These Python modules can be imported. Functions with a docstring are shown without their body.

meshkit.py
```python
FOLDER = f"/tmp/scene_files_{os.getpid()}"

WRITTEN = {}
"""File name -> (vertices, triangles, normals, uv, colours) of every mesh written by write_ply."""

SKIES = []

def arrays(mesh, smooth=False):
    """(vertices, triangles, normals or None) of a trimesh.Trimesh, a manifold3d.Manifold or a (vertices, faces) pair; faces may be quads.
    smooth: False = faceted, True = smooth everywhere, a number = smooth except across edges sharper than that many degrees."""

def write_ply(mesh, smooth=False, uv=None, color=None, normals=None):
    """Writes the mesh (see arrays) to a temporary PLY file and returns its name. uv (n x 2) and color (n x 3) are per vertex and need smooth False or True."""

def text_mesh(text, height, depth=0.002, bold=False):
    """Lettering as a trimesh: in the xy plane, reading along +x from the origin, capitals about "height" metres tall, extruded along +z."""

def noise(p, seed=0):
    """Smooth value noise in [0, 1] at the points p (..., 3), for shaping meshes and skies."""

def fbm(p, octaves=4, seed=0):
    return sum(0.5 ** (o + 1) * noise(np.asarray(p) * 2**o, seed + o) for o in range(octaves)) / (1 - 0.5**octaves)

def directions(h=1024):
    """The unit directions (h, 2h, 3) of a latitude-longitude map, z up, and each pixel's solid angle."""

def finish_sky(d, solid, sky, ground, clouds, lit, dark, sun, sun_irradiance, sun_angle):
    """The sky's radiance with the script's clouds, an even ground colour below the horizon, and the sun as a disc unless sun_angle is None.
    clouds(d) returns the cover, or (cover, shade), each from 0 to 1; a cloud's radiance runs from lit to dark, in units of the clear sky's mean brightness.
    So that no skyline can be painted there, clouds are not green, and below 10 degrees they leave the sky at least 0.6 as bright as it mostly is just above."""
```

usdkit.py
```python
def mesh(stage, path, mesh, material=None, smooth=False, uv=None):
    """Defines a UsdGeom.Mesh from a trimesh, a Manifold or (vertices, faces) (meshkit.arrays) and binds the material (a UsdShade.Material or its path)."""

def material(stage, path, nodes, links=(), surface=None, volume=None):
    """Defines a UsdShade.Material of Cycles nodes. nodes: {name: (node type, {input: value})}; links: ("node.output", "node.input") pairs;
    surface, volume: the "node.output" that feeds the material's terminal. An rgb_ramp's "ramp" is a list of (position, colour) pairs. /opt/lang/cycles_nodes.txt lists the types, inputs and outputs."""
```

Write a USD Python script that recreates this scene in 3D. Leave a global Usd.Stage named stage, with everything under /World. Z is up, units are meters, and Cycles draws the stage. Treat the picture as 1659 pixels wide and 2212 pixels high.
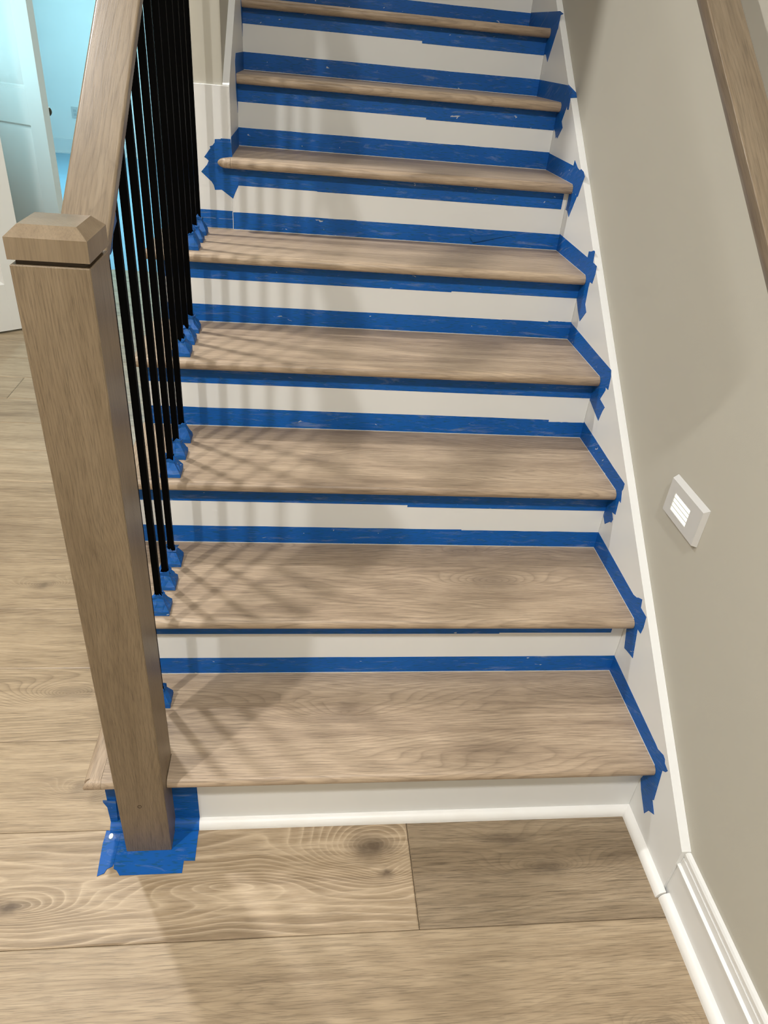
import math, numpy as np, trimesh, manifold3d, usdkit, meshkit
from shapely.geometry import Polygon
from pxr import Usd, UsdGeom, UsdLux, Gf, Sdf

stage = Usd.Stage.CreateInMemory()
UsdGeom.SetStageUpAxis(stage, UsdGeom.Tokens.z)
UsdGeom.SetStageMetersPerUnit(stage, 1.0)
UsdGeom.Xform.Define(stage, '/World')
stage.SetDefaultPrim(stage.GetPrimAtPath('/World'))
rng = np.random.default_rng(7)

# ------------------------------------------------------------------ camera, exposure
IW, IH = 1659, 2212
CX, CY, CZ, YAW, PITCH, ROLL, FPX = -0.7662, -0.9401, 1.4227, 0.1419, 0.5749, 0.0968, 1537.5
EXPOSURE = 0.0
cam = UsdGeom.Camera.Define(stage, '/World/camera')
_cy, _sy, _cp, _sp, _cr, _sr = math.cos(YAW), math.sin(YAW), math.cos(PITCH), math.sin(PITCH), math.cos(ROLL), math.sin(ROLL)
FWD = np.array([_sy * _cp, _cy * _cp, -_sp]); _r0 = np.array([_cy, -_sy, 0.0]); _u0 = np.cross(_r0, FWD)
RIGHT = _cr * _r0 + _sr * _u0; UP = -_sr * _r0 + _cr * _u0
cam.AddTransformOp().Set(Gf.Matrix4d(*[float(v) for v in (*RIGHT, 0, *UP, 0, *(-FWD), 0, CX, CY, CZ, 1)]))
cam.CreateHorizontalApertureAttr(36.0); cam.CreateVerticalApertureAttr(36.0 * IH / IW)
cam.CreateFocalLengthAttr(FPX / IW * 36.0)
cam.CreateClippingRangeAttr(Gf.Vec2f(0.02, 100)); cam.CreateExposureAttr(EXPOSURE)
cam.CreateFStopAttr(0.0)

# ------------------------------------------------------------------ lamps: (x, y, z), radius, radiance, colour
WARM = (1.0, 0.982, 0.95)
DOWNLIGHTS = [((-1.84, 1.20, 3.04), 0.055, 1500, WARM, 'round recessed ceiling downlight over the hall, to the left of the staircase'),
              ((-2.20, -1.36, 3.04), 0.055, 1950, WARM, 'round recessed ceiling downlight in front of the staircase, nearer the left wall'),
              ((-0.55, -1.45, 3.04), 0.09, 600, WARM, 'round recessed ceiling downlight in front of the staircase, nearer the right wall'),
              ((-0.50, 2.90, 5.56), 0.09, 330, WARM, 'added round downlight high over the top of the stairs, lighting the upper steps')]  # this last one is an added, unseen lamp for the upper steps
DOWNLIGHTS.append(((-2.2, 5.6, 3.04), 0.10, 560, (0.55, 0.86, 1.0), 'added cool round ceiling light in the far room, spilling onto the hall floor'))  # added lamp, spills cool light through the doorway onto the hall floor
WINDOW_LIGHTS = [((-3.45, 3.45, 1.55), 0.95, 1.3, 8.0, (0.45, 0.88, 1.0)),  # hall window: added out of view to throw cool light on the farther door
                 ((-5.45, 7.0, 1.55), 2.6, 1.5, 22.0, (0.45, 0.88, 1.0))]

# ------------------------------------------------------------------ dimensions
R, D, N, T = 0.19, 0.2521, 0.037, 0.0264      # rise, run, nosing, tread thickness
XL = -0.969                                   # face of the left upper wall skirt
XO = -1.172                                   # outer end of the open treads
XS = -1.146                                   # outer face of the left stringer
WALL = 0.02                                   # plane of the right wall
SL = R / D
TOPK = 11

def unproject(u, v, x=None, y=None, z=None):  # a pixel of the photograph to its point on a plane of the room
    d = RIGHT * (u - IW / 2) / FPX - UP * (v - IH / 2) / FPX + FWD
    c = np.array([CX, CY, CZ])
    s = (x - c[0]) / d[0] if x is not None else (y - c[1]) / d[1] if y is not None else (z - c[2]) / d[2]
    return c + s * d

# ------------------------------------------------------------------ materials
_mats = {}
def M(name, nodes, links=(), surface='p.BSDF'):
    _mats[name] = usdkit.material(stage, '/World/Looks/' + name, nodes, links, surface)
    return _mats[name]

def paint(name, col, rough=0.45, bump=0.0, mott=0.03, spec=0.4):
    lo = tuple(c * (1 - mott) for c in col)
    n = {'g': ('geometry', {}), 'n': ('noise_texture', {'scale': 3.0, 'detail': 4}),
         'r': ('rgb_ramp', {'ramp': [(0.3, lo), (0.7, col)]}),
         'f': ('noise_texture', {'scale': 420.0, 'detail': 2}),
         'b': ('bump', {'strength': bump, 'distance': 0.0006}),
         'p': ('principled_bsdf', {'roughness': rough, 'specular_ior_level': spec})}
    return M(name, n, [('g.position', 'n.vector'), ('g.position', 'f.vector'), ('n.fac', 'r.fac'), ('r.color', 'p.base_color'),
                       ('f.fac', 'b.height'), ('b.normal', 'p.normal')])

def flat(name, col, rough=0.5, metallic=0.0, spec=0.5):
    return M(name, {'p': ('principled_bsdf', {'base_color': col, 'roughness': rough, 'metallic': metallic, 'specular_ior_level': spec})})

def wood(name, dark, mid, light, grain='x', knots=(), rings=26.0, ring_amt=0.35, ring_light=False, pore=0.5, rough=0.42, vary=0.0,
         spec=0.35, slant=0.0, fine=1.0, knot=0.75, relief=0.25):
    """Oak: broad tone from stretched noise, annual-ring contours bent by knots, fine pores along the grain. knots: (x, y, half length, half width, pull)"""
    n, L = {}, []
    n['g'] = ('geometry', {}); src = 'g.position'
    n['oi'] = ('object_info', {}); n['orv'] = ('combine_xyz', {}); n['om'] = ('math', {'math_type': 'multiply', 'value2': 37.0})
    L += [('oi.random', 'om.value1'), ('om.value', 'orv.x'), ('om.value', 'orv.y'), ('om.value', 'orv.z')]
    if slant:
        n['rot'] = ('vector_rotate', {'rotate_type': 'x_axis', 'angle': slant}); L.append((src, 'rot.vector')); src = 'rot.vector'
    n['sh'] = ('vector_math', {'math_type': 'add'}); L += [(src, 'sh.vector1'), ('orv.vector', 'sh.vector2')]
    ax = 'xyz'.index(grain)
    def stretched(key, along, across, scale=1.0, detail=3, rough_=0.55, dist=0.0):
        s = [across] * 3; s[ax] = along
        n[key + 'm'] = ('mapping', {'scale': tuple(s)}); n[key] = ('noise_texture', {'scale': scale, 'detail': detail, 'roughness': rough_, 'distortion': dist})
        L.extend([('sh.vector', key + 'm.vector'), (key + 'm.vector', key + '.vector')])
    stretched('big', 1.6, 17.0, detail=4, rough_=0.6, dist=0.6)
    stretched('mid', 12.0, 100.0, detail=3)
    stretched('por', 19.0 * fine, 540.0 * fine, detail=3, rough_=0.62)
    stretched('war', 1.3, 5.0, detail=2.5, rough_=0.45, dist=0.25)
    # ring field
    n['sep'] = ('separate_xyz', {}); L.append((src, 'sep.vector'))
    acr = {'x': 'y', 'y': 'x', 'z': 'x'}[grain]
    n['f0'] = ('math', {'math_type': 'multiply', 'value2': rings}); L.append(('sep.' + acr, 'f0.value1'))
    if grain == 'z':
        n['f0b'] = ('math', {'math_type': 'add'}); L += [('sep.x', 'f0b.value1'), ('sep.y', 'f0b.value2')]; L[-3:-2] = [('f0b.value', 'f0.value1')]
    n['f1'] = ('math', {'math_type': 'multiply_add', 'value2': rings * 0.20}); L += [('war.fac', 'f1.value1'), ('f0.value', 'f1.value3')]
    last = 'f1.value'; kn = None
    for i, (kx, ky, hl, hw, pull) in enumerate(knots):
        m, gk, a = f'k{i}m', f'k{i}g', f'k{i}a'
        n[m] = ('mapping', {'mapping_type': 'texture', 'location': (kx, ky, 0.0), 'scale': (hl, hw, 50.0)})
        n[gk] = ('gradient_texture', {'gradient_type': 'quadratic_sphere'})
        n[a] = ('math', {'math_type': 'multiply_add', 'value2': pull})
        L.extend([(src, m + '.vector'), (m + '.vector', gk + '.vector'), (gk + '.fac', a + '.value1'), (last, a + '.value3')]); last = a + '.value'
        if pull < 0: continue
        n[f'k{i}c'] = ('mapping', {'mapping_type': 'texture', 'location': (kx, ky, 0.0), 'scale': (hl * 0.26, hw * 0.36, 50.0)})
        n[f'k{i}d'] = ('vector_math', {'math_type': 'add'})
        n[f'k{i}w'] = ('noise_texture', {'scale': 22.0, 'detail': 3})
        n[f'k{i}ws'] = ('vector_math', {'math_type': 'multiply_add', 'vector2': (0.05, 0.03, 0), 'vector3': (-0.025, -0.015, 0)})
        n[f'k{i}s'] = ('gradient_texture', {'gradient_type': 'spherical'})
        L.extend([(src, f'k{i}w.vector'), (f'k{i}w.color', f'k{i}ws.vector1'), (src, f'k{i}d.vector1'), (f'k{i}ws.vector', f'k{i}d.vector2'),
                  (f'k{i}d.vector', f'k{i}c.vector'), (f'k{i}c.vector', f'k{i}s.vector')])
        if kn is None: kn = f'k{i}s.fac'
        else:
            n[f'k{i}x'] = ('math', {'math_type': 'maximum'}); L.extend([(kn, f'k{i}x.value1'), (f'k{i}s.fac', f'k{i}x.value2')]); kn = f'k{i}x.value'
    n['fr'] = ('math', {'math_type': 'fraction'}); L.append((last, 'fr.value1'))
    n['rr'] = ('rgb_ramp', {'ramp': [(0.0, (0.25,) * 3), (0.12, (0, 0, 0)), (0.5, (0.08,) * 3), (0.78, (0.5,) * 3), (0.92, (1, 1, 1)), (1.0, (0.25,) * 3)]}); L.append(('fr.value', 'rr.fac'))
    # tone
    n['tone'] = ('math', {'math_type': 'multiply_add', 'value2': 0.35}); n['tone0'] = ('math', {'math_type': 'multiply', 'value2': 0.78})
    L += [('big.fac', 'tone0.value1'), ('mid.fac', 'tone.value1'), ('tone0.value', 'tone.value3')]
    n['tv'] = ('math', {'math_type': 'multiply_add', 'value2': vary}); L += [('oi.random', 'tv.value1'), ('tone.value', 'tv.value3')]
    n['ts'] = ('math', {'math_type': 'subtract', 'value2': vary * 0.5}); L.append(('tv.value', 'ts.value1'))
    n['base'] = ('rgb_ramp', {'ramp': [(0.36, dark), (0.55, mid), (0.74, light)]}); L.append(('ts.value', 'base.fac'))
    n['rmix'] = ('mix', {'mix_type': 'mix', 'color2': light if ring_light else tuple(c * 0.72 for c in dark)})
    n['ra'] = ('math', {'math_type': 'multiply', 'value2': ring_amt}); L += [('rr.color', 'ra.value1'), ('ra.value', 'rmix.fac'), ('base.color', 'rmix.color1')]
    col = 'rmix.color'
    if kn:
        n['kr'] = ('rgb_ramp', {'ramp': [(0.0, (0, 0, 0)), (0.3, (0.22,) * 3), (0.85, (knot,) * 3)]}); L.append((kn, 'kr.fac'))
        n['kmix'] = ('mix', {'mix_type': 'mix', 'color2': tuple(c * k for c, k in zip(dark, (0.48, 0.47, 0.5)))}); L += [('kr.color', 'kmix.fac'), (col, 'kmix.color1')]; col = 'kmix.color'
    n['pr'] = ('rgb_ramp', {'ramp': [(0.36, (1 - pore,) * 3), (0.50, (1, 1, 1)), (0.72, (1.06, 1.06, 1.05))]}); L.append(('por.fac', 'pr.fac'))
    n['pm'] = ('mix', {'mix_type': 'multiply', 'fac': 1.0}); L += [(col, 'pm.color1'), ('pr.color', 'pm.color2')]; col = 'pm.color'
    n['bh'] = ('math', {'math_type': 'multiply_add', 'value2': 0.4}); L += [('rr.color', 'bh.value1'), ('por.fac', 'bh.value3')]
    n['b'] = ('bump', {'strength': relief, 'distance': 0.0008}); L.append(('bh.value', 'b.height'))
    n['p'] = ('principled_bsdf', {'roughness': rough, 'specular_ior_level': spec})
    L += [(col, 'p.base_color'), ('b.normal', 'p.normal')]
    return M(name, n, L)

TREAD_C = ((0.262, 0.192, 0.134), (0.400, 0.304, 0.214), (0.498, 0.386, 0.276))
tread_wood = wood('tread_oak', *TREAD_C, rings=110, ring_amt=0.34, pore=0.26, vary=0.06)
tread_wood_end = wood('tread_return_oak', *TREAD_C, grain='y', rings=110, ring_amt=0.25, pore=0.24)
tread_knots = [wood(f'tread_oak_figured_{i}', *TREAD_C, rings=120, ring_amt=0.42, pore=0.28, vary=0.05, knots=k, knot=0.30) for i, k in enumerate([
    ((-0.66, 0.13, 0.34, 0.10, 9.0), (-0.25, 0.2, 0.35, 0.08, -7.0)),
    ((-0.36, 0.475, 0.22, 0.06, 8.0), (-0.30, 0.36, 0.26, 0.09, 9.0), (-0.85, 0.49, 0.2, 0.05, 7.0)),
    ((-0.72, 0.6, 0.22, 0.07, 8.0), (-0.2, 0.57, 0.25, 0.06, -7.0))])]
FLOOR_C = ((0.240, 0.173, 0.108), (0.378, 0.287, 0.185), (0.485, 0.376, 0.252))
plank_wood = [wood(f'floor_oak_{i}', *FLOOR_C, rings=85, ring_amt=0.34, ring_light=i % 2 == 0, pore=0.26, vary=0.12, spec=0.4, rough=0.33) for i in range(3)]
plank_knotty = wood('floor_oak_knotty', (0.205, 0.145, 0.088), (0.30, 0.221, 0.139), (0.51, 0.40, 0.277), rings=58, ring_amt=0.8, ring_light=True, pore=0.22,
                    knots=((-0.60, -0.068, 0.25, 0.13, 15.0), (-0.575, -0.128, 0.10, 0.035, 4.0), (-1.30, -0.165, 0.22, 0.06, 10.0), (-0.90, -0.14, 0.36, 0.06, -6.0)), knot=0.9)
plank_dark = wood('floor_oak_dark', (0.160, 0.116, 0.073), (0.258, 0.194, 0.126), (0.345, 0.268, 0.180), rings=90, ring_amt=0.30, pore=0.36,
                  knots=((-0.225, -0.13, 0.26, 0.065, 13.0), (-0.30, -0.06, 0.3, 0.06, 4.0)), knot=0.6)
plank_near = wood('floor_oak_near', (0.242, 0.177, 0.112), (0.352, 0.267, 0.173), (0.435, 0.340, 0.229), rings=85, ring_amt=0.28, pore=0.28,
                  knots=((-0.10, -0.43, 0.13, 0.05, 12.0), (-0.9, -0.33, 0.4, 0.06, -5.0)), knot=0.25)
plank_swirl = wood('floor_oak_swirl', *FLOOR_C, rings=95, ring_amt=0.5, pore=0.26, knots=((-1.33, 0.37, 0.24, 0.08, 17.0),), knot=0.3)
plank_eye = wood('floor_oak_eye', *FLOOR_C, rings=85, ring_amt=0.45, ring_light=True, pore=0.26, knots=((-1.52, 0.80, 0.15, 0.065, 14.0),), knot=0.6)
plank_knot = wood('floor_oak_pale_knot', *FLOOR_C, rings=85, ring_amt=0.38, ring_light=True, pore=0.26, knots=((-1.235, 0.095, 0.10, 0.05, 9.0),), knot=0.5)
POST_C = ((0.142, 0.101, 0.060), (0.184, 0.134, 0.082), (0.218, 0.162, 0.102))
post_wood = wood('newel_oak', *POST_C, grain='z', rings=190, ring_amt=0.34, pore=0.30, fine=1.7, rough=0.36, spec=0.45)
cap_wood = wood('newel_cap_oak', *POST_C, grain='z', rings=150, ring_amt=0.12, pore=0.12, rough=0.33, spec=0.6, relief=0.05)
RAIL_C = ((0.135, 0.099, 0.063), (0.186, 0.139, 0.090), (0.223, 0.172, 0.116))
rail_wood = wood('handrail_oak', *RAIL_C, grain='y', slant=-math.atan(SL), rings=130, ring_amt=0.28, pore=0.2, rough=0.3, spec=0.5, relief=0.07)
groove_wood = flat('groove_dark_oak', (0.05, 0.032, 0.018), 0.7)

white_riser = paint('riser_white_paint', (0.735, 0.738, 0.725), 0.5)
white_trim = paint('trim_white_paint', (0.745, 0.748, 0.738), 0.4)
wall_paint = paint('wall_beige_paint', (0.487, 0.467, 0.405), 0.75, bump=0.15, mott=0.02, spec=0.25)
wall_white = paint('room_white_paint', (0.80, 0.80, 0.78), 0.7, spec=0.2)
ceil_paint = paint('ceiling_white_paint', (0.82, 0.81, 0.78), 0.8, spec=0.2)
door_paint = paint('door_white_paint', (0.80, 0.80, 0.78), 0.4)
shoe_paint = M('shoe_moulding_paint', {
    'g': ('geometry', {}), 'n': ('noise_texture', {'scale': 14.0, 'detail': 4}), 'r': ('rgb_ramp', {'ramp': [(0.35, (0.745, 0.73, 0.70)), (0.65, (0.765, 0.76, 0.74))]}),
    'p': ('principled_bsdf', {'roughness': 0.4})}, [('g.position', 'n.vector'), ('n.fac', 'r.fac'), ('r.color', 'p.base_color')])
caulk = flat('caulk_white', (0.60, 0.59, 0.56), 0.5)
putty = flat('white_paint_drip', (0.9, 0.9, 0.88), 0.35)
black_metal = flat('black_satin_metal', (0.0015, 0.0015, 0.0015), 0.5, 0.0, 0.02)
bronze = flat('aged_bronze', (0.12, 0.08, 0.05), 0.35, 0.9)
plastic_white = flat('white_plastic', (0.56, 0.555, 0.54), 0.45)
pane_glass = M('pane_glass', {'f': ('fresnel', {'IOR': 1.45}), 't': ('transparent_bsdf', {}), 'g': ('glossy_bsdf', {'roughness': 0.0}), 'x': ('mix_closure', {})},
               [('f.fac', 'x.fac'), ('t.BSDF', 'x.closure1'), ('g.BSDF', 'x.closure2')], 'x.closure')
socket_grey = flat('socket_grey', (0.45, 0.455, 0.46), 0.5)
glow = M('step_lamp_glow', {'e': ('emission', {'color': (1.0, 0.98, 0.80), 'strength': 1.4})}, (), 'e.emission')

def tape_material(name, blue, dash, dust):
    n = {'g': ('geometry', {}), 's': ('separate_xyz', {}), 'u': ('math', {'math_type': 'add'}), 'yv': ('math', {'math_type': 'multiply_add', 'value2': 0.55}),
         'c': ('combine_xyz', {}), 'mp': ('mapping', {'rotation': (0, 0, -0.38), 'scale': (48.0, 330.0, 1.0)}),
         'no': ('noise_texture', {'scale': 1.0, 'detail': 1.5, 'roughness': 0.5}),
         'r': ('rgb_ramp', {'ramp': [(0.55, (0, 0, 0)), (0.64, (1, 1, 1))]}), 'dm': ('mix', {'color1': blue, 'color2': dash}),
         'da': ('math', {'math_type': 'multiply', 'value2': 0.5}),
         'm2': ('mapping', {'rotation': (0, 0, 0.5), 'scale': (9.0, 60.0, 1.0)}), 'n2': ('noise_texture', {'scale': 1.0, 'detail': 6, 'roughness': 0.75, 'distortion': 0.6}),
         'r2': ('rgb_ramp', {'ramp': [(0.555, (0, 0, 0)), (0.76, (1, 1, 1))]}), 'm4': ('mapping', {'scale': (38.0, 75.0, 1.0)}), 'n4': ('noise_texture', {'scale': 1.0, 'detail': 2.5, 'distortion': 0.8}), 'r4': ('rgb_ramp', {'ramp': [(0.725, (0, 0, 0)), (0.75, (1, 1, 1))]}), 'd4a': ('math', {'math_type': 'multiply', 'value2': 0.8}), 'd4': ('mix', {'color2': (0.62, 0.63, 0.62)}), 'd2a': ('math', {'math_type': 'multiply', 'value2': dust}),
         'd2': ('mix', {'color2': (0.42, 0.46, 0.50)}),
         'n3': ('noise_texture', {'scale': 5.0, 'detail': 3}), 'r3': ('rgb_ramp', {'ramp': [(0.35, (0.86, 0.86, 0.86)), (0.7, (1.05, 1.05, 1.05))]}),
         'm3': ('mix', {'mix_type': 'multiply', 'fac': 1.0}), 'nb': ('noise_texture', {'scale': 160.0, 'detail': 3}),
         'b': ('bump', {'strength': 0.25, 'distance': 0.0006}), 'p': ('principled_bsdf', {'roughness': 0.5, 'specular_ior_level': 0.3})}
    L = [('g.position', 's.vector'), ('s.x', 'u.value1'), ('s.y', 'u.value2'), ('s.y', 'yv.value1'), ('s.z', 'yv.value3'), ('u.value', 'c.x'), ('yv.value', 'c.y'),
         ('c.vector', 'mp.vector'), ('mp.vector', 'no.vector'), ('no.fac', 'r.fac'), ('r.color', 'da.value1'), ('da.value', 'dm.fac'),
         ('c.vector', 'm2.vector'), ('m2.vector', 'n2.vector'), ('n2.fac', 'r2.fac'), ('r2.color', 'd2a.value1'), ('d2a.value', 'd2.fac'), ('dm.color', 'd2.color1'),
         ('g.position', 'n3.vector'), ('n3.fac', 'r3.fac'), ('c.vector', 'm4.vector'), ('m4.vector', 'n4.vector'), ('n4.fac', 'r4.fac'), ('r4.color', 'd4a.value1'), ('d4a.value', 'd4.fac'), ('d2.color', 'd4.color1'), ('d4.color', 'm3.color1'), ('r3.color', 'm3.color2'), ('m3.color', 'p.base_color'),
         ('g.position', 'nb.vector'), ('nb.fac', 'b.height'), ('b.normal', 'p.normal')]
    return M(name, n, L)
tape_blue = tape_material('blue_masking_tape', (0.004, 0.102, 0.41), (0.008, 0.085, 0.11), 0.40)
tape_wrap_blue = tape_material('blue_crumpled_tape', (0.006, 0.098, 0.37), (0.012, 0.09, 0.13), 0.30)

# ------------------------------------------------------------------ mesh helpers
def hull(points):
    return manifold3d.Manifold.hull_points(np.asarray(points, float))

def box(x0, x1, y0, y1, z0, z1, b=0.0):
    if b <= 0:
        return trimesh.creation.box(bounds=[[x0, y0, z0], [x1, y1, z1]])
    pts = []
    for sx, sy, sz in np.ndindex(2, 2, 2):
        c = np.array([(x0, x1)[sx], (y0, y1)[sy], (z0, z1)[sz]]); s = np.array([1 - 2 * sx, 1 - 2 * sy, 1 - 2 * sz]) * b
        for k in range(3):
            q = c + s; q[k] = c[k]; pts.append(q)
    return hull(pts)

def prism(poly, a, b, axis):
    """Extrudes a polygon given in the two other axes (in x, y, z order) from a to b along axis."""
    if not isinstance(poly, Polygon): poly = Polygon(poly)
    if not poly.is_valid: poly = poly.buffer(0)
    gs = [g for g in getattr(poly, 'geoms', [poly]) if g.area > 1e-9]
    out = []
    for g in gs:
        m = trimesh.creation.extrude_polygon(g, b - a, engine='earcut'); v = np.array(m.vertices); w = np.empty_like(v)
        o = [i for i in range(3) if i != 'xyz'.index(axis)]
        w[:, o[0]], w[:, o[1]], w[:, 'xyz'.index(axis)] = v[:, 0], v[:, 1], v[:, 2] + a
        f = m.faces if axis != 'y' else m.faces[:, ::-1]
        out.append(trimesh.Trimesh(w, f, process=False))
    return cat(out)

def cat(ms):
    return trimesh.util.concatenate([tm(m) for m in ms])

def tm(m):
    if isinstance(m, trimesh.Trimesh): return m
    v, f, _ = meshkit.arrays(m); return trimesh.Trimesh(v, f, process=False)

_used = {}
def path_for(name, parent):
    base = (parent.GetPath().pathString if parent else '/World') + '/' + name
    k = _used.get(base, 0); _used[base] = k + 1
    return base if k == 0 else f'{base}_{k:03d}'

def obj(name, mesh, mat, parent=None, smooth=30, label=None, kind=None):
    p = usdkit.mesh(stage, path_for(name, parent), mesh, mat, smooth).GetPrim()
    if label: p.SetCustomDataByKey('label', label)
    if kind: p.SetCustomDataByKey('kind', kind)
    return p

def thing(name, label, category, loc=(0, 0, 0), group=None, kind=None):
    x = UsdGeom.Xform.Define(stage, path_for(name, None)); x.AddTranslateOp().Set(Gf.Vec3d(*loc)); p = x.GetPrim()
    return tag(p, label, category, group, kind)

def tag(p, label, category, group=None, kind=None):
    p.SetCustomDataByKey('label', label); p.SetCustomDataByKey('category', category)
    if group: p.SetCustomDataByKey('group', group)
    if kind: p.SetCustomDataByKey('kind', kind)
    return p

def quarter_round(r, n=7):
    return [(0, 0)] + [(r * math.cos(a), r * math.sin(a)) for a in np.linspace(0, math.pi / 2, n)]

# ================================================================== the room shell
S = 'structure'
XH, XR = -3.3, -5.2                    # left walls of the hall and of the far room
YP, YF, YB = 4.2, 9.35, -2.6           # partition, far wall, wall behind the camera
HC, HT = 3.05, 5.6                     # ceilings

tag(obj('wall_right', box(WALL, WALL + 0.12, YB, YP, -0.05, HT), wall_paint), 'smooth beige painted wall on the right of the stairs', 'wall', kind=S)
lw = box(XS, -0.987, 5 * D + 0.006, YP, 0, HT)
lw_p = thing('wall_left', 'beige wall beginning at the sixth stair tread, with its end behind the balusters', 'wall', kind=S)
obj('plaster', lw, wall_paint, lw_p)
tag(obj('wall_hall', cat([box(XH - 0.12, XH, YB, 3.0, 0, HC), box(XH - 0.12, XH, 3.9, YP, 0, HC), box(XH - 0.12, XH, 3.0, 3.9, 0, 0.95), box(XH - 0.12, XH, 3.0, 3.9, 2.15, HC)]), wall_paint),
    'beige side wall of the hall, left of the open doors', 'wall', kind=S)
tag(obj('wall_partition', cat([box(XR, -2.84, YP, YP + 0.12, 0, HC), box(-1.50, XS, YP, YP + 0.12, 0, HC), box(-2.84, -1.50, YP, YP + 0.12, 2.1, HC), box(XS, WALL + .12, YP, YP + .12, 0, HT)]), wall_paint),
    'wall with the wide doorway at the back of the hall', 'wall', kind=S)
tag(obj('wall_far', box(XR, WALL, YF, YF + 0.12, 0, HC), wall_white), 'pale wall of the far room, seen bright blue past the open door', 'wall', kind=S)
tag(obj('wall_room', cat([box(XR - 0.12, XR, YP, 5.7, 0, HC), box(XR - 0.12, XR, 8.3, YF, 0, HC), box(XR - 0.12, XR, 5.7, 8.3, 0, 0.85), box(XR - 0.12, XR, 5.7, 8.3, 2.25, HC), box(-0.9, -0.78, YP + .12, YF, 0, HC)]), wall_white),
    'side walls of the far room', 'wall', kind=S)
tag(obj('wall_back', box(XH - .12, WALL + .12, YB - 0.12, YB, 0, HC), wall_paint), 'beige wall opposite the foot of the stairs', 'wall', kind=S)
tag(obj('wall_upper', cat([box(XS, WALL, 0.28, 0.40, HC, HT), box(XS - 0.12, XS, 0.28, YP, HC, HT)]), wall_paint), 'upper walls round the stairwell', 'wall', kind=S)
tag(obj('ceiling', cat([box(XH - .12, WALL + .12, YB, 0.28, HC, HC + 0.08), box(XR - .12, XS - .12, 0.28, YF, HC, HC + 0.08), box(XS - .12, WALL + .12, YP + 0.12, YF, HC, HC + 0.08),
                        box(XS - .12, WALL + .12, 0.28, YP, HT, HT + 0.08)]), ceil_paint), 'white ceilings over hall, room and stairwell', 'ceiling', kind=S)

for i, (c, w, h, s, col) in enumerate(WINDOW_LIGHTS):
    win = thing('window_%d' % (i + 1), ['added side window at the far end of the hall, casting cool light', 'wide window of the far room'][i], 'window', kind=S)
    xw = (XH, XR)[i]; y0, y1, z0, z1 = ((3.0, 3.9, 0.95, 2.15), (5.7, 8.3, 0.85, 2.25))[i]
    obj('window_frame', cat([box(xw - .1, xw - .04, y0, y0 + .05, z0, z1), box(xw - .1, xw - .04, y1 - .05, y1, z0, z1), box(xw - .1, xw - .04, y0, y1, z0, z0 + .05), box(xw - .1, xw - .04, y0, y1, z1 - .05, z1)]), white_trim, win)
    obj('pane', box(xw - .072, xw - .068, y0 + .05, y1 - .05, z0 + .05, z1 - .05), pane_glass, win)
    L = UsdLux.RectLight.Define(stage, win.GetPath().pathString + '/daylight')
    L.CreateWidthAttr(w); L.CreateHeightAttr(h); L.CreateIntensityAttr(s); L.CreateColorAttr(Gf.Vec3f(*col))
    # faces +x
    L.AddTransformOp().Set(Gf.Matrix4d(0, -1, 0, 0, 0, 0, 1, 0, -1, 0, 0, 0, c[0], c[1], c[2], 1))

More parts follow.
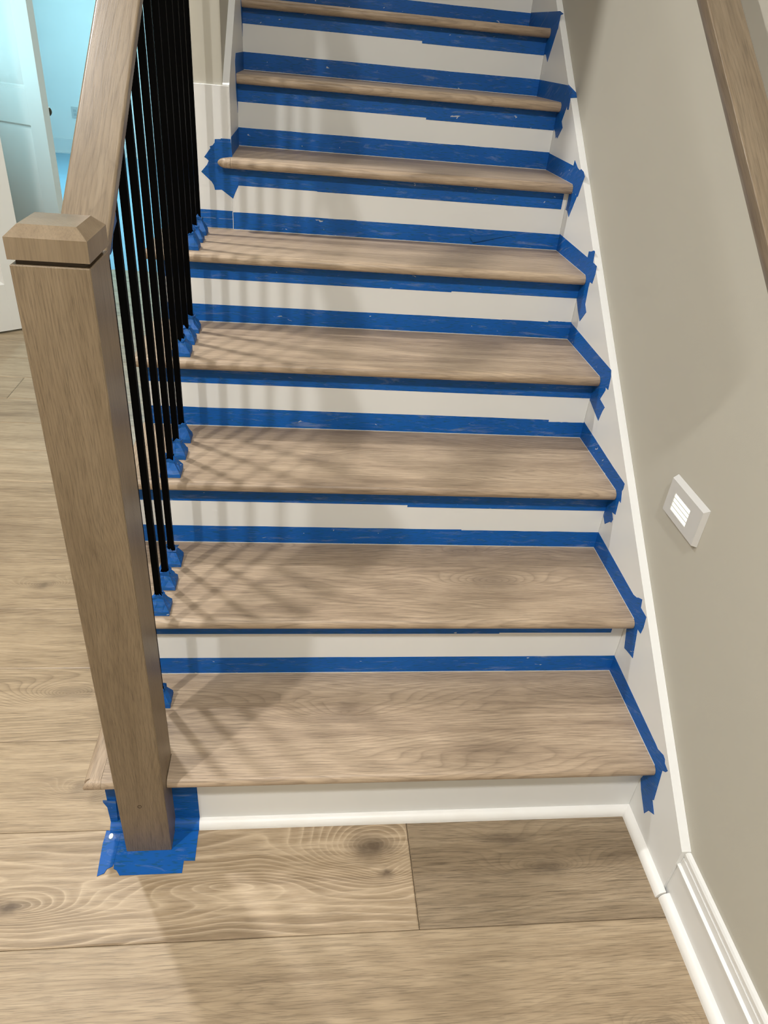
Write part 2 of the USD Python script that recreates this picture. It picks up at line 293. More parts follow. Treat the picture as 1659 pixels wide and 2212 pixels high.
for (loc, rad, s, col, lab) in DOWNLIGHTS:
    t = thing('ceiling_downlight', lab, 'ceiling light', loc)
    ring = trimesh.creation.annulus(rad, rad + 0.022, 0.008, sections=40); ring.apply_translation((0, 0, 0.006)); obj('trim_ring', ring, white_trim, t)
    L = UsdLux.DiskLight.Define(stage, t.GetPath().pathString + '/lamp')
    L.CreateRadiusAttr(rad); L.CreateIntensityAttr(s); L.CreateColorAttr(Gf.Vec3f(*col))

# ------------------------------------------------------------------ floor planks
fl = thing('floor', 'oak plank floor running across the foot of the stairs and into the hall', 'floor', kind=S)
obj('subfloor', box(XR, WALL, YB, YF, -0.06, -0.0085), groove_wood, fl)
PW, PY0 = 0.2335, -0.243
def plank(x0, x1, y0, y1, mat):
    g = 0.0005; c = 0.0024
    obj('plank', hull([(x, y, z) for x, y, z in
        [(a, b, -0.008) for a in (x0 + g, x1 - g) for b in (y0 + g, y1 - g)] + [(a, b, -c * .8) for a in (x0 + g, x1 - g) for b in (y0 + g, y1 - g)] +
        [(a, b, 0.0) for a in (x0 + g + c, x1 - g - c) for b in (y0 + g + c, y1 - g - c)]]), mat, fl, smooth=False)
tag(obj('floor_room', box(XR, -0.9, YP + 0.02, YF, -0.0085, 0.0), paint('room_floor_blue', (0.22, 0.40, 0.52), 0.35), None), 'far room floor behind the open door, blue daylight tint in its colour', 'floor', kind=S)  # bluish daylight on this floor is put into its base colour
for j in range(-10, 42):
    y0, y1 = PY0 + PW * j, PY0 + PW * (j + 1)
    if y0 > YP: break
    xr, xl = (WALL if j < 1 else XS + 0.02 if y0 < YP else -0.9), XH
    if j == 0: xs = [xr, -0.518, -1.9, xl]
    elif j == -1: xs = [xr, -1.55, xl]
    elif j == 10: xs = [xr, -2.055, xl]
    elif j < 12: xs = [xr, -2.45 - 0.5 * rng.random(), xl]
    else: xs = [xr, xr - 1.2 - rng.random(), xl]
    for i in range(len(xs) - 1):
        if xs[i] - xs[i + 1] < 0.05: continue
        m = plank_wood[int(rng.integers(3))]
        if i == 0 and j == 0: m = plank_dark
        if i == 1 and j == 0: m = plank_knotty
        if i == 0 and j == -1: m = plank_near
        if i == 0 and j == 1: m = plank_knot
        if i == 0 and j == 2: m = plank_swirl
        if i == 0 and j == 4: m = plank_eye
        plank(xs[i + 1], xs[i], y0, min(y1, YP + 0.02), m)

# ================================================================== staircase
st = thing('staircase', 'flight of oak treads with white painted risers climbing away between wall and railing', 'staircase')
NEWEL_BACK = 0.032
def nose_profile(yf, yb, zt, n=9):
    r = T / 2
    return [(yf + r - r * math.cos(a) * 1.0, zt - r + r * math.sin(a)) for a in np.linspace(-math.pi / 2, math.pi / 2, n)] + [(yb, zt), (yb, zt - T)]
for k in range(1, TOPK + 1):
    yf, yb, zt = (k - 1) * D - N, k * D + 0.012, k * R
    x0 = XO + 0.034 if k <= 5 else XL
    mat = tread_knots[k - 1] if k <= 3 else tread_wood
    tx = UsdGeom.Xform.Define(stage, path_for('tread', st)); tr = tx.GetPrim()
    joints = [yf - 0.01, yf + 0.085 + 0.03 * rng.random(), yf + 0.185 + 0.025 * rng.random(), yb + 0.01]
    for i in range(3):   # three boards glued edge to edge
        clip = Polygon([(joints[i], zt - 1), (joints[i + 1], zt - 1), (joints[i + 1], zt + 1), (joints[i], zt + 1)])
        m = prism(Polygon(nose_profile(yf, yb, zt)).intersection(clip), x0, -0.0012, 'x')
        if k == 1 and joints[i] < NEWEL_BACK:   # notched round the newel
            mm = trimesh.Trimesh(m.vertices, m.faces, process=True)
            man = manifold3d.Manifold(manifold3d.Mesh(np.asarray(mm.vertices, np.float32), np.asarray(mm.faces, np.uint32)))
            assert not man.is_empty()
            m = man - manifold3d.Manifold.cube((0.0919, 0.0919, 0.3), True).translate((-1.0595, -0.0155, R))
        obj('board', m, mat, tr)
    if k <= 5:   # nosing that returns round the open end
        prof = [(XO + T / 2 - T / 2 * math.cos(a), zt - T / 2 + T / 2 * math.sin(a)) for a in np.linspace(-math.pi / 2, math.pi / 2, 9)] + [(XO + 0.0335, zt), (XO + 0.0335, zt - T)]
        body = prism(prof, yf + T / 2, yb + 0.0, 'y')
        tip = [(XO + T / 2 - T / 2 * math.cos(a), yf + T / 2 - T / 2 * math.cos(a), zt - T / 2 + T / 2 * math.sin(a)) for a in np.linspace(-math.pi / 2, math.pi / 2, 9)] + \
              [(XO + 0.0335, y, z) for y, z in nose_profile(yf, yf + T / 2, zt)]
        obj('return_nosing', cat([body, hull(tip)]), tread_wood_end, tr)
    elif k == 6:   # nosing that laps past the corner of the wall
        pts = [(XL - 0.0005, y, z) for y, z in nose_profile(yf, -0.0008 + 5 * D, zt)]
        c = np.array([XL - 0.012, yf + T / 2, zt - T / 2])
        for a in np.linspace(-math.pi / 2, math.pi / 2, 9):
            for b in np.linspace(0, math.pi / 2, 5):
                pts.append((c[0] - 0.024 * math.cos(a) * math.cos(b), c[1] - T / 2 * math.cos(a) * math.sin(b), c[2] + T / 2 * math.sin(a)))
        pts += [(c[0] - 0.016, 5 * D - .0008, zt - 0.006), (c[0] - 0.016, 5 * D - .0008, zt - T + 0.006)]
        obj('return_nosing', hull(pts), tread_wood_end, tr, smooth=40)
for k in range(1, TOPK + 2):
    y = (k - 1) * D
    x0 = XS if k <= 5 else XL
    z1 = k * R - T if k <= TOPK else k * R
    obj('riser', box(x0, -0.0006, y, y + 0.0118, (k - 1) * R if k > 1 else 0.0, z1), white_riser, st)
# outer stringer, stepped panel under the open treads
pts = [(0.001, 0.0)]
for k in range(1, 6): pts += [((k - 1) * D + 0.0118, k * R - T), (k * D, k * R - T)]
pts[0:1] = [(0.0118, 0.0)]
pts += [(5 * D, 0.0)]
obj('stringer', prism(pts, XS, XS + 0.018, 'x'), white_trim, st)
obj('upper_landing', box(XL, -0.0006, (TOPK) * D + .012, YP - 0.002, (TOPK + 1) * R - 0.03, (TOPK + 1) * R), tread_wood, st)

# skirt boards and trims of the room
def skirt(x0, x1, poly):
    return prism(poly, x0, x1, 'x')
C0 = 0.285
yend = YP
tag(obj('trim_1', skirt(0.0, WALL - 0.0002, [(-0.191, 0.0), (-0.191, C0 - 0.191 * SL), (yend, C0 + yend * SL), (yend, yend * SL - 0.35), (0.3, 0.0)]), white_trim),
    'white skirt board rising along the right wall beside the treads', 'skirt board', kind=S)
tag(obj('trim_2', skirt(XL - 0.0178, XL, [(5 * D + 0.001, 5 * R), (5 * D + 0.001, 1.31), (yend, 1.31 + (yend - 5 * D) * SL), (yend, yend * SL - 0.3)]), white_trim),
    'white skirt board rising along the left wall above the sixth tread', 'skirt board', kind=S)
tag(obj('trim_3', box(XS, XL - 0.0012, 5 * D - 0.0004, 5 * D + 0.016, 5 * R + .0005, 1.308, 0.0008), white_trim),
    'white panel facing the end of the left wall behind the last balusters', 'trim', kind=S)
RQ = 0.0185
qr = quarter_round(RQ)
shoe_front = prism([(-a, b) for a, b in qr], XS, -0.0, 'x')
tag(obj('trim_4', shoe_front, shoe_paint, smooth=40), 'white quarter-round moulding along the foot of the first riser', 'moulding', kind=S)
tag(obj('trim_5', prism([(-a, b) for a, b in qr], -0.204, -0.0004, 'y'), shoe_paint, smooth=40), 'short white quarter-round moulding at the foot of the right skirt board', 'moulding', kind=S)
bx = 0.006
tag(obj('trim_6', prism([(bx - a * 1.0, b) for a, b in quarter_round(0.019)], YB, -0.206, 'y'), shoe_paint, smooth=40), 'long white quarter-round moulding under the right baseboard', 'moulding', kind=S)
tag(obj('baseboard_right', prism([(WALL - 0.0002, 0), (bx, 0), (bx, 0.096), (bx - 0.003, 0.0975), (bx - 0.003, 0.1005), (bx + 0.003, 0.1035), (bx + 0.0035, 0.120), (bx + 0.0065, 0.1215), (bx + 0.0065, 0.124),
                                       (bx + 0.0035, 0.1255), (bx + 0.0035, 0.134), (bx + 0.006, 0.1385), (WALL - 0.0002, 0.1385)], YB, -0.1914, 'y'), white_trim, smooth=20),
    'white moulded baseboard along the right wall in front of the stairs', 'baseboard', kind=S)
tag(obj('baseboard_far', cat([box(XR, -0.9, YF - 0.016, YF, 0, 0.15), box(XR, -0.9, YF - 0.012, YF, 0.15, 0.165), box(XR, -0.9, YF - 0.032, YF - 0.016, 0, 0.018)]), white_trim), 'white baseboard at the foot of the far room wall', 'baseboard', kind=S)
tag(obj('trim_7', cat([box(-2.93, -2.835, YP - 0.016, YP, 0, 2.19), box(-1.505, -1.41, YP - 0.016, YP, 0, 2.19), box(-2.93, -1.41, YP - 0.016, YP, 2.1, 2.19)]), white_trim), 'white casing round the doorway at the back of the hall', 'trim', kind=S)

# ------------------------------------------------------------------ doors
def door(name, label, free, direction, length, tape=None):
    """panel door leaf: free edge at `free`, running away along -direction for `length`; thickness away from the camera"""
    d = np.array(direction) / np.linalg.norm(direction); nrm = np.array([-d[1], d[0]])
    if nrm @ np.array([CX - free[0], CY - free[1]]) > 0: nrm = -nrm
    th = 0.044
    def place(m):
        m = tm(m); v = np.array(m.vertices); out = v.copy()
        out[:, :2] = np.array(free) - d * v[:, :1] + nrm * v[:, 1:2]
        mm = trimesh.Trimesh(out, m.faces, process=False)
        return mm
    t = thing(name, label, 'door', kind=S)
    z0, z1, st_ = 0.012, 2.06, 0.115
    panels = [(0.25, 0.89), (1.07, 1.93)]
    obj('stile', place(box(0, st_, 0, th, z0, z1, .001)), door_paint, t); obj('stile', place(box(length - st_, length, 0, th, z0, z1, .001)), door_paint, t)
    for a, b in ((z0, panels[0][0]), (panels[0][1], panels[1][0]), (panels[1][1], z1)):
        obj('rail', place(box(st_ - .0005, length - st_ + .0005, .0002, th - .0002, a, b)), door_paint, t)
    for a, b in panels:
        x0, x1 = st_, length - st_
        def frustum(o, i, yo, yi):
            return hull([(x0 + o, yo, a + o), (x1 - o, yo, a + o), (x0 + o, yo, b - o), (x1 - o, yo, b - o), (x0 + i, yi, a + i), (x1 - i, yi, a + i), (x0 + i, yi, b - i), (x1 - i, yi, b - i)])
        obj('panel', place(cat([box(x0 - .002, x1 + .002, 0.016, th - 0.016, a - .002, b + .002), frustum(0.018, 0.055, 0.0165, 0.005), frustum(0.018, .055, th - .0165, th - .005)])), door_paint, t)
        obj('moulding', place(cat([prism([(x0, 0.016), (x0, 0.003), (x0 + 0.012, 0.016)], a, b, 'z'), prism([(x1, 0.016), (x1, 0.003), (x1 - 0.012, 0.016)], a, b, 'z'),
                                   hull([(x, y, z) for x in (x0, x1) for y, z in ((0.016, a), (0.003, a), (0.016, a + 0.012))]), hull([(x, y, z) for x in (x0, x1) for y, z in ((0.016, b), (0.003, b), (0.016, b - 0.012))])])), door_paint, t)
    return t, place
d1, pl1 = door('door_1', 'nearer white panel door standing open at the left edge', (-2.20, 2.986), (0.803, 0.596), 0.78)
d2, pl2 = door('door_2', 'farther white panel door tinted blue by the added side window', (-2.24, 3.80), (0.86, -0.51), 0.74)
kb = trimesh.creation.revolve(np.array([(0, 0), (0.026, 0), (0.026, 0.006), (0.010, 0.01), (0.010, 0.03), (0.025, 0.04), (0.027, 0.052), (0.018, 0.064), (0, 0.066)]), sections=28)
kb.apply_transform(trimesh.transformations.rotation_matrix(-math.pi / 2, (1, 0, 0))); kb.apply_scale(0.9); kb.apply_translation((0.055, 0.042, 0.965))
obj('door_knob', pl2(kb), bronze, d2, label='dark bronze door knob')

# outlet on the far wall
_o = unproject(162, 243, y=YF); ox, oz = float(_o[0]), float(_o[2])
ot = thing('wall_outlet', 'white outlet plate low on the bright blue far wall', 'outlet')
obj('cover_plate', box(ox - 0.04, ox + 0.04, YF - 0.006, YF - 0.0002, oz - 0.062, oz + 0.062, 0.002), plastic_white, ot)
for s in (-1, 1): obj('socket', box(ox - 0.017, ox + 0.017, YF - 0.008, YF - 0.004, oz + s * 0.02 - 0.014, oz + s * 0.02 + 0.014, 0.001), socket_grey, ot)

# ================================================================== railing
NX0, NX1, NY0, NY1, NH = -1.1046, -1.0143, -0.0608, 0.0295, 1.179
rl = thing('stair_railing', 'oak newel post and sloping handrail over slim black balusters', 'railing')
po = obj('newel_post', box(NX0, NX1, NY0, NY1, 0, NH, 0.0012), post_wood, rl, smooth=False)
obj('groove', box(NX0 + 0.006, NX1 - 0.006, NY0 + 0.006, NY1 - 0.006, NH - 0.001, NH + 0.0065), groove_wood, po)
c0, c1, c2, ins = NH + 0.006, NH + 0.031, NH + 0.0435, 0.0125
e = 0.0008
obj('newel_cap', hull([(x, y, c0) for x in (NX0 - e, NX1 + e) for y in (NY0 - e, NY1 + e)] + [(x, y, c1) for x in (NX0 - e, NX1 + e) for y in (NY0 - e, NY1 + e)] +
                      [(x, y, c2) for x in (NX0 + ins, NX1 - ins) for y in (NY0 + ins, NY1 - ins)]), cap_wood, po, smooth=False)
plug = trimesh.creation.annulus(0.0036, 0.0041, 0.0008, sections=24); plug.apply_transform(trimesh.transformations.rotation_matrix(math.pi / 2, (1, 0, 0))); plug.apply_translation((-1.0635, NY0 - 0.0003, 0.150))
obj('plug', plug, groove_wood, po)

def rail_profile(w, top, side, depth):
    """cross-section (x, z) in the plumb plane: eased top edges, straight sides, tapering underside"""
    h, r = w / 2, 0.004
    arc = lambda cx, cz, a0, a1: [(cx + r * math.cos(a), cz + r * math.sin(a)) for a in np.linspace(a0, a1, 5)]
    return arc(h - r, top - r, 0, math.pi / 2) + arc(-h + r, top - r, math.pi / 2, math.pi) + [(-h, top - side), (-h + 0.006, top - side - 0.017), (-h + 0.014, top - depth), (h - 0.014, top - depth), (h - 0.006, top - side - 0.017), (h, top - side)]
def rail(x, w, c, y0, y1, side, depth):
    m = prism(rail_profile(w, 0, side, depth), y0, y1, 'y'); v = np.array(m.vertices)
    v[:, 0] += x; v[:, 2] += c + SL * v[:, 1]
    return trimesh.Trimesh(v, m.faces, process=False)
RX, RC = -1.0595, 1.117
obj('handrail', rail(RX, 0.066, RC, NY1 - 0.001, 5 * D + 0.006, 0.020, 0.046), rail_wood, rl, smooth=25)
BY = [0.172 + 0.0843 * i for i in range(-1, 13)]
BXC, BW = -1.0575, 0.0064
bal = []
for y in BY:
    k = int(math.floor(y / D)) + 1; zb, ztop = k * R, RC - 0.043 + SL * y
    m = tm(box(BXC - BW, BXC + BW, y - BW, y + BW, zb, ztop + 0.004, 0.0008)); obj('baluster', m, black_metal, rl, smooth=False); bal.append((y, k))

# handrail on the right wall
wr = thing('wall_handrail', 'oak handrail fixed along the right wall in the upper right corner', 'handrail')
obj('rail', rail(-0.068, 0.064, 1.173, 0.034, 3.9, 0.020, 0.05), rail_wood, wr, smooth=25)
for y in (0.9, 2.2, 3.5):
    z = 1.173 - 0.05 + SL * y
    arm = trimesh.util.concatenate([trimesh.creation.cylinder(0.006, segment=[(-0.068, y, z + .004), (-0.068, y, z - 0.04)]), trimesh.creation.cylinder(0.006, segment=[(-0.068, y, z - 0.04), (WALL - .004, y, z - 0.06)]),
                                    trimesh.creation.cylinder(0.03, segment=[(WALL - 0.006, y, z - 0.06), (WALL - 0.0003, y, z - 0.06)])])
    obj('bracket', arm, black_metal, wr)

# step light
sl = thing('step_light', 'small square-edged step light glowing through louvres on the right wall', 'step light')
y0, y1, z0, z1 = 0.141, 0.283, 0.645, 0.731
dp, bv = 0.0105, 0.008
wy0, wy1, wz0, wz1 = 0.187, 0.256, 0.662, 0.7015
pl = [(WALL - 0.0002, y, z) for y in (y0, y1) for z in (z0, z1)] + [(WALL - dp, y, z) for y in (y0 + 0.005, y1 - 0.001) for z in (z0 + 0.001, z1 - bv)]
face = hull(pl) - manifold3d.Manifold.cube((0.006, wy1 - wy0, wz1 - wz0)).translate((WALL - dp - 0.001, wy0, wz0))
obj('faceplate', face, plastic_white, sl, smooth=False)
obj('diffuser', box(WALL - dp + 0.0016, WALL - dp + 0.0026, wy0, wy1, wz0, wz1), glow, sl, label='glowing warm white diffuser')
for i in (1, 2, 3):
    zz = wz0 + (wz1 - wz0) * i / 4
    obj('louvre', box(WALL - dp + 0.0003, WALL - dp + 0.0018, wy0, wy1, zz - 0.0006, zz + 0.0006), plastic_white, sl)

# ================================================================== blue masking tape
TH = 0.0005
ORD = ['', 'first', 'second', 'third', 'fourth', 'fifth', 'sixth', 'seventh', 'eighth', 'ninth', 'tenth', 'eleventh']
def wavy_strip(x0, x1, zb, zt, y, steps=(), th=TH, seed=0):
    """tape on a riser: polygon in (x, z) with a slightly uneven edge and lapped joints"""
    r = np.random.default_rng(seed)
    xs = np.linspace(x0, x1, 14)
    top = [(x, zt + 0.0003 * r.standard_normal()) for x in xs]
    return prism([(x0, zb), (x1, zb)] + top[::-1], y - th, y, 'y')
def lapped(k, y, zb, zt, laps, seed):
    r = np.random.default_rng(seed); ms = []; xe = laps
    for i in range(len(xe) - 1):
        a, b = xe[i], xe[i + 1]
        off = 0.0004 * (i % 2)
        dz = 0.0022 * r.standard_normal()
        ms.append((wavy_strip(a - (0.004 if i else 0), b, zb + (dz if zb < zt - 0.02 and seed >= 100 else 0), zt + (0 if seed >= 100 else dz * 0.6), y - off, seed=seed * 7 + i)))
    return ms
RT = {1: [XS, -0.26, 0], 2: [XS, -0.36, -0.0], 3: [XS, -0.1, 0], 4: [XS, -0.20, -0.065, 0], 5: [XL, -0.615, 0], 6: [XL, -0.3, 0], 7: [XL, 0], 8: [XL, -0.5, 0], 9: [XL, 0]}
for k in range(1, 10):
    t = thing('masking_tape', f'blue tape strip along the riser foot behind the {ORD[k]} tread from the floor', 'masking tape')
    for m in lapped(k, k * D, k * R + 0.0012, k * R + 0.0485, RT[k], k): obj('strip', m, tape_blue, t, smooth=False)
    if k == 5:   # torn, half peeled piece
        a = unproject(1015, 512, y=5 * D - 0.006); b = unproject(1022, 524, y=5 * D - 0.006); c = unproject(1060, 515, y=5 * D - 0.003); c2 = unproject(1060, 511, y=5 * D - .004); e_ = unproject(1130, 504, y=5 * D - 0.0012)
        v = np.array([a, b, c, c2, e_, a + (0, 0.0008, 0), b + (0, .0008, 0), c + (0, .0008, 0), c2 + (0, .0008, 0), e_ + (0, .0008, 0)])
        obj('peeled_flap', hull(v), tape_wrap_blue, t, smooth=False, label='half peeled sliver of tape curling off the strip')
    # thin bead of white caulk showing under the tape
    x0 = RT[k][0]
    obj('paint_line', box(x0, -0.0012, k * D - 0.0016, k * D - .0001, k * R + 0.00005, k * R + 0.0016), caulk, t, label='thin white line of caulk showing below the tape')
UT = {2: [XS, -0.3, -0.03], 3: [XS, -0.5, 0], 4: [XS, -0.133, 0], 5: [XS, -0.36, 0], 6: [XL, -0.728, -0.012], 7: [XL, -0.4, 0], 8: [XL, -0.4, 0], 9: [XL, 0]}
for k in range(2, 10):
    t = thing('masking_tape', f'blue tape strip under the front nosing of the {ORD[k]} tread from the floor', 'masking tape')
    for m in lapped(k, (k - 1) * D, k * R - T - 0.047 + (0.004 if k == 2 else 0), k * R - T - 0.0003, UT[k], 100 + k): obj('strip', m, tape_blue, t, smooth=False)

# tape on the right skirt board: outlines torn round each nosing
SK = {
 8: [(1149, 27), (1210, 24), (1217.5, 30), (1211, 33), (1207, 52), (1205, 63), (1204, 64), (1182, 134), (1179, 118)],
 7: [(1180, 172), (1226, 184), (1236, 194), (1228, 225), (1226, 226), (1213, 262), (1215, 276), (1203.5, 299), (1202, 295), (1200, 299), (1199, 284), (1193, 273)],
 6: [(1190, 333), (1238.5, 358), (1241.5, 346), (1248, 363), (1252.7, 368), (1255, 365), (1260.5, 371), (1263, 381.5), (1257, 398), (1247.6, 425), (1246, 424.6), (1228, 469), (1225, 455.5), (1218, 449.7)],
 5: [(1209.5, 505), (1269, 556.4), (1272, 543), (1277, 543.4), (1283, 541), (1285, 543.4), (1281, 567), (1289, 575), (1285.5, 593), (1279, 613), (1274, 609), (1271, 620), (1263.8, 657), (1266, 674.7), (1260, 683), (1252, 694), (1248, 670.5), (1245.5, 643.5)],
 4: [(1235, 700), (1286, 760), (1320, 799.4), (1319.6, 813.5), (1313.4, 842.5), (1308, 836.7), (1307.7, 843), (1295.7, 862), (1306, 880), (1301, 888), (1292, 909), (1272, 859.5)],
 3: [(1258, 912), (1325, 1010), (1349, 1045), (1346, 1056.4), (1343, 1061), (1340.6, 1086.5), (1337, 1081), (1329, 1112), (1321.6, 1106), (1323.7, 1122), (1320, 1128.7), (1317, 1127), (1306, 1131.8), (1302, 1106.4), (1298.4, 1102)],
 2: [(1289, 1145), (1359.6, 1270), (1368, 1284.6), (1375, 1290.8), (1379, 1291), (1387, 1295), (1384, 1313), (1395.7, 1333), (1389.6, 1356), (1383.4, 1369), (1377, 1359), (1366.5, 1421.8), (1359, 1412), (1354, 1406), (1348.4, 1400), (1353, 1359.5)],
 1: [(1324, 1414), (1408, 1590), (1416.3, 1607.6), (1420.6, 1618), (1432.6, 1631), (1436, 1640.7), (1435.6, 1649), (1442, 1665.6), (1437.7, 1668), (1430.4, 1664.7), (1412, 1728.7), (1409, 1727.5), (1412.4, 1759.7), (1400.8, 1751), (1391, 1757), (1384.5, 1705.5), (1383.6, 1682)]}
LAB = {1: 'ending in a notched tail', 2: 'ending in a slanted torn tail', 3: 'ending in a short square tail', 4: 'ending in a pointed diagonal tail', 5: 'with an upright torn tab',
       6: 'with a spiky torn top', 7: 'with a thin forked tail', 8: 'highest of all'}
for k, px in SK.items():
    t = thing('masking_tape', f'blue tape on the right skirt beside the {ORD[k]} tread, {LAB[k]}', 'masking tape')
    p = [unproject(u, v, x=-0.0006)[1:] for u, v in px]
    p[0] = (k * D, k * R + 0.0485)
    zlo = min(q[1] for q in p[-3:])
    yi = (k - 1) * D - (0.010 if k == 6 else 0.0)
    p += [(yi, p[-1][1]), (yi, k * R - 0.012), (k * D, k * R - 0.002)] if k in (3, 4, 5, 6, 7, 8) else [((k - 1) * D - N + .02, k * R - 0.012), (k * D, k * R - 0.002)]
    obj('strip', prism(p, -0.0006, 0.0, 'x'), tape_blue, t, smooth=False)
    # caulk line along the tread end
    obj('paint_line', box(-0.0016, 0.0, (k - 1) * D - N + 0.012, k * D, k * R - 0.0005, k * R + 0.0006), caulk, t, label='thin pale line of caulk along the tread end')
    if k == 7:   # scrap folded over the top edge of the skirt
        zc = lambda y: C0 + SL * y
        ya, yb_ = unproject(1236, 194, x=0.0)[1], unproject(1231, 169, x=0)[1]
        obj('folded_scrap', hull([(-0.001, ya, zc(ya) + .0004), (-0.001, yb_, zc(yb_) + .0004), (0.0195, ya + .003, zc(ya + .003) + .0004), (0.0195, ya + 0.018, zc(ya + 0.018) + .0004),
                                  (-0.001, ya, zc(ya) + .0012), (-0.001, yb_, zc(yb_) + .0012), (0.0195, ya + .003, zc(ya + .003) + .0012), (0.0195, ya + 0.018, zc(ya + 0.018) + .0012), (-0.001, ya - .004, zc(ya) - .03), (-.001, ya + .01, zc(ya) - .03)]), tape_blue, t, smooth=False)

# star of torn tape round the sixth nosing, on the end of the left wall
t = thing('masking_tape', 'jagged star of torn blue tape round the free end of the sixth tread', 'masking tape')
star = [(498, 300.5), (477, 299), (476.5, 300.5), (464, 300.5), (463.5, 308), (459, 314), (453, 316), (454.5, 320), (441, 339), (445.4, 341.8), (451, 347), (447, 356), (434.7, 370.6), (457, 392), (462, 400), (464.6, 410), (478.8, 409.5), (503.6, 429), (508, 417), (515, 401.6), (515, 372), (503, 350)]
obj('strip', prism([unproject(u, v, y=5 * D - 0.0009)[[0, 2]] for u, v in star], 5 * D - 0.0012, 5 * D - 0.0005, 'y'), tape_blue, t, smooth=False)
for k in (6, 7, 8):
    if k > 6: t = thing('masking_tape', f'narrow blue tape on the left skirt board beside the {ORD[k]} tread', 'masking tape')
    y0 = 5 * D if k == 6 else (k - 1) * D - N - 0.01
    poly = [(y0, k * R - 0.012), (y0 + .002, k * R + 0.0485), (k * D, k * R + 0.0485), (k * D, k * R - .002)]
    if k > 6: poly = [((k - 1) * D - N - 0.016, k * R + 0.03), ((k - 1) * D - N + 0.01, k * R + 0.0485), (k * D, k * R + 0.0485), (k * D, k * R - 0.002), ((k - 1) * D - .002, k * R - .02), ((k - 1) * D - 0.002, k * R - T - 0.05), ((k - 1) * D - 0.010, k * R - T - 0.075), ((k - 1) * D - N - 0.012, k * R - T - 0.01)]
    obj('strip', prism(poly, XL, XL + 0.0006, 'x'), tape_blue, t, smooth=False)
t = thing('masking_tape', 'blue tape with torn white seam along the foot of the left wall end panel', 'masking tape')
obj('strip', prism([(XS, 5 * R + 0.0025), (XL - 0.002, 5 * R + .0025), (XL - 0.002, 5 * R + 0.0275), (XS, 5 * R + 0.0275)], 5 * D - 0.0009, 5 * D - 0.0004, 'y'), tape_blue, t, smooth=False)
obj('strip', prism([(XS, 5 * R + 0.0285), (XL - 0.05, 5 * R + 0.0285), (XL - 0.045, 5 * R + .0265), (XL - 0.04, 5 * R + 0.0285), (XL - 0.002, 5 * R + .0285), (XL - 0.002, 5 * R + 0.050), (XS, 5 * R + 0.050)], 5 * D - 0.0013, 5 * D - 0.0008, 'y'), tape_blue, t, smooth=False)

# tape round the foot of the newel
t = thing('masking_tape', 'patchwork of blue tape on the floor and riser round the foot of the newel post', 'masking tape')
fpx = [(230, 1794), (227, 1806), (222, 1822), (215.7, 1857), (209.4, 1893), (225, 1886.5), (231, 1877), (243, 1871.6), (246, 1864), (262, 1797)]
obj('floor_strip', prism([unproject(u, v, z=0.001)[:2] for u, v in fpx], 0.0002, 0.0016, 'z'), tape_blue, t, smooth=False)
fpx = [(252, 1797), (245.5, 1868), (245.5, 1877), (251.7, 1880), (258, 1891), (393, 1885.7), (397, 1860), (398, 1797)]
obj('floor_strip', prism([unproject(u, v, z=0.001)[:2] for u, v in fpx], 0.0002, 0.0010, 'z'), tape_blue, t, smooth=False)
fpx = [(372, 1795), (372, 1858), (398, 1859), (421, 1859), (429, 1795)]
obj('floor_strip', prism([unproject(u, v, z=0.001)[:2] for u, v in fpx], 0.0003, 0.0013, 'z'), tape_blue, t, smooth=False)
ql = [(-RQ * 1.03 * math.cos(a), RQ * 1.03 * math.sin(a)) for a in np.linspace(0, math.pi / 2, 7)]
prof = ql + [(-0.0006, RQ + 0.002), (-0.0006, R - T - 0.0005), (0.0, R - T - .0005), (0, RQ)] + [(-RQ * math.cos(a), RQ * math.sin(a)) for a in np.linspace(math.pi / 2, 0, 7)]
obj('riser_strip', prism(prof, -1.03, -0.964, 'x'), tape_blue, t, smooth=30)
obj('riser_strip', prism(prof, XS - 0.0, -1.09, 'x'), tape_blue, t, smooth=30)
flap = [(222, 1729), (222.7, 1733), (232, 1744), (237.6, 1767), (242, 1784), (256, 1784), (250, 1729)]
obj('torn_edge', prism([unproject(u, v, y=-0.003)[[0, 2]] for u, v in flap], -0.0035, -0.0028, 'y'), tape_blue, t, smooth=False)
dq = trimesh.creation.icosphere(2, 0.5); dq.apply_scale((0.009, 0.013, 0.003)); dq.apply_translation(unproject(240, 1806, z=0.002)); obj('paint_drip', dq, putty, t, label='small drop of white paint on the tape')

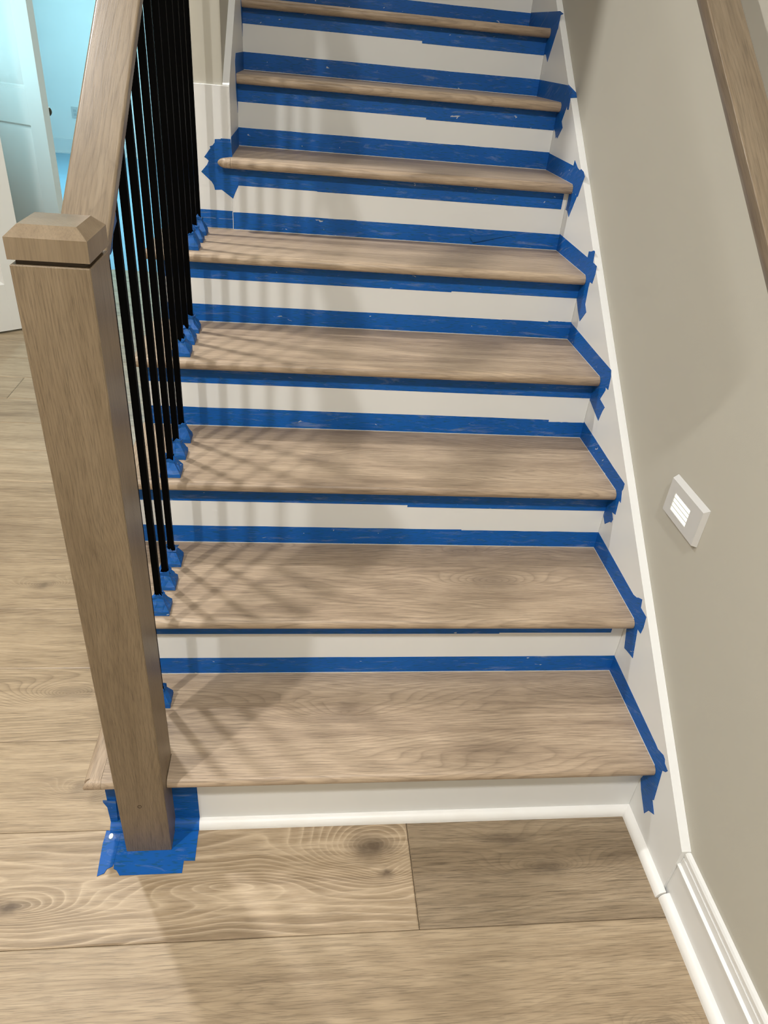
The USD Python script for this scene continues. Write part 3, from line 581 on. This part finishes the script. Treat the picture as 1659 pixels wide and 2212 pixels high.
# crumpled wraps round the baluster feet
for i, (y, k) in enumerate(bal):
    n_on = [q for q in bal if q[1] == k]; idx = n_on.index((y, k)) + 1; last = len(n_on)
    where = {1: 'front', 2: 'middle', 3: 'rear'}[idx] if last == 3 else {1: 'front', 2: 'rear'}[min(idx, 2)]
    r = np.random.default_rng(40 + i)
    rings = [(0.0, 0.0235), (0.010, 0.0232), (0.024, 0.0165), (0.034, 0.0112), (0.041, 0.0130), (0.0405, 0.0088)]
    NP = 16; V = []
    fold = r.normal(size=NP) * 0.0016; fold[::4] *= 0.3; tilt = r.normal(size=2) * 0.09
    for j, (h, w) in enumerate(rings):
        for a in range(NP):   # square in plan, pinched in folds towards the bar
            th = 2 * math.pi * (a + (0.5 if 2 <= j <= 3 and a % 2 else 0.0)) / NP
            cx, sx = math.cos(th), math.sin(th)
            q = w / max(abs(cx), abs(sx)) * (0.96 if j < 2 else 0.93) + fold[a] * (0, 0.5, 1.4, 0.8, 1.0, 0.5)[j] + r.normal() * (0.0, 0.0005, 0.0010, 0.0006, 0.0012, 0.0008)[j]
            hh = h * (1 + (tilt[0] * cx + tilt[1] * sx) * (j > 0)) + (0 if j == 0 else r.normal() * (0, 0.0008, 0.0012, 0.0012, 0.0032, 0.0030)[j])
            V.append((BXC + q * cx, y + q * sx, k * R + max(hh, 0.0003)))
    F = []
    for j in range(len(rings) - 1):
        for a in range(NP):
            b = (a + 1) % NP; p, q, p2, q2 = j * NP + a, j * NP + b, (j + 1) * NP + a, (j + 1) * NP + b
            if r.random() < 0.5: F += [(p, q, q2), (p, q2, p2)]
            else: F += [(p, q, p2), (q, q2, p2)]
    o = obj('tape_wrap', (np.array(V), np.array(F)), tape_wrap_blue, None, smooth=False)
    tag(o, f'crumpled blue tape round the foot of the {where} baluster on the {ORD[k]} tread up', 'masking tape', 'tape wraps round the baluster feet')
# wrap under the handrail at the second baluster
y = bal[1][0]; zt = RC - 0.046 + SL * y
V = []; r = np.random.default_rng(99)
rings = [(-0.062, 0.0105), (-0.055, 0.0125), (-0.035, 0.016), (-0.018, 0.0205), (-0.004, 0.0235), (0.004, 0.0235)]
for j, (h, w) in enumerate(rings):
    for a in range(12):
        th = 2 * math.pi * (a + 0.5 * (j % 2)) / 12; cx, sx = math.cos(th), math.sin(th); q = w / max(abs(cx), abs(sx)) * .92 + r.normal() * .001
        V.append((BXC + q * cx, y + q * sx, zt + h + SL * q * sx * (j >= 4) + r.normal() * .002))
F = []
for j in range(len(rings) - 1):
    for a in range(12):
        b = (a + 1) % 12; p, q, p2, q2 = j * 12 + a, j * 12 + b, (j + 1) * 12 + a, (j + 1) * 12 + b
        F += [(p, q, q2), (p, q2, p2)]
tag(obj('tape_wrap', (np.array(V), np.array(F)), tape_wrap_blue, None, smooth=False), 'torn blue tape round the top of a baluster, just under the handrail beside the newel', 'masking tape')
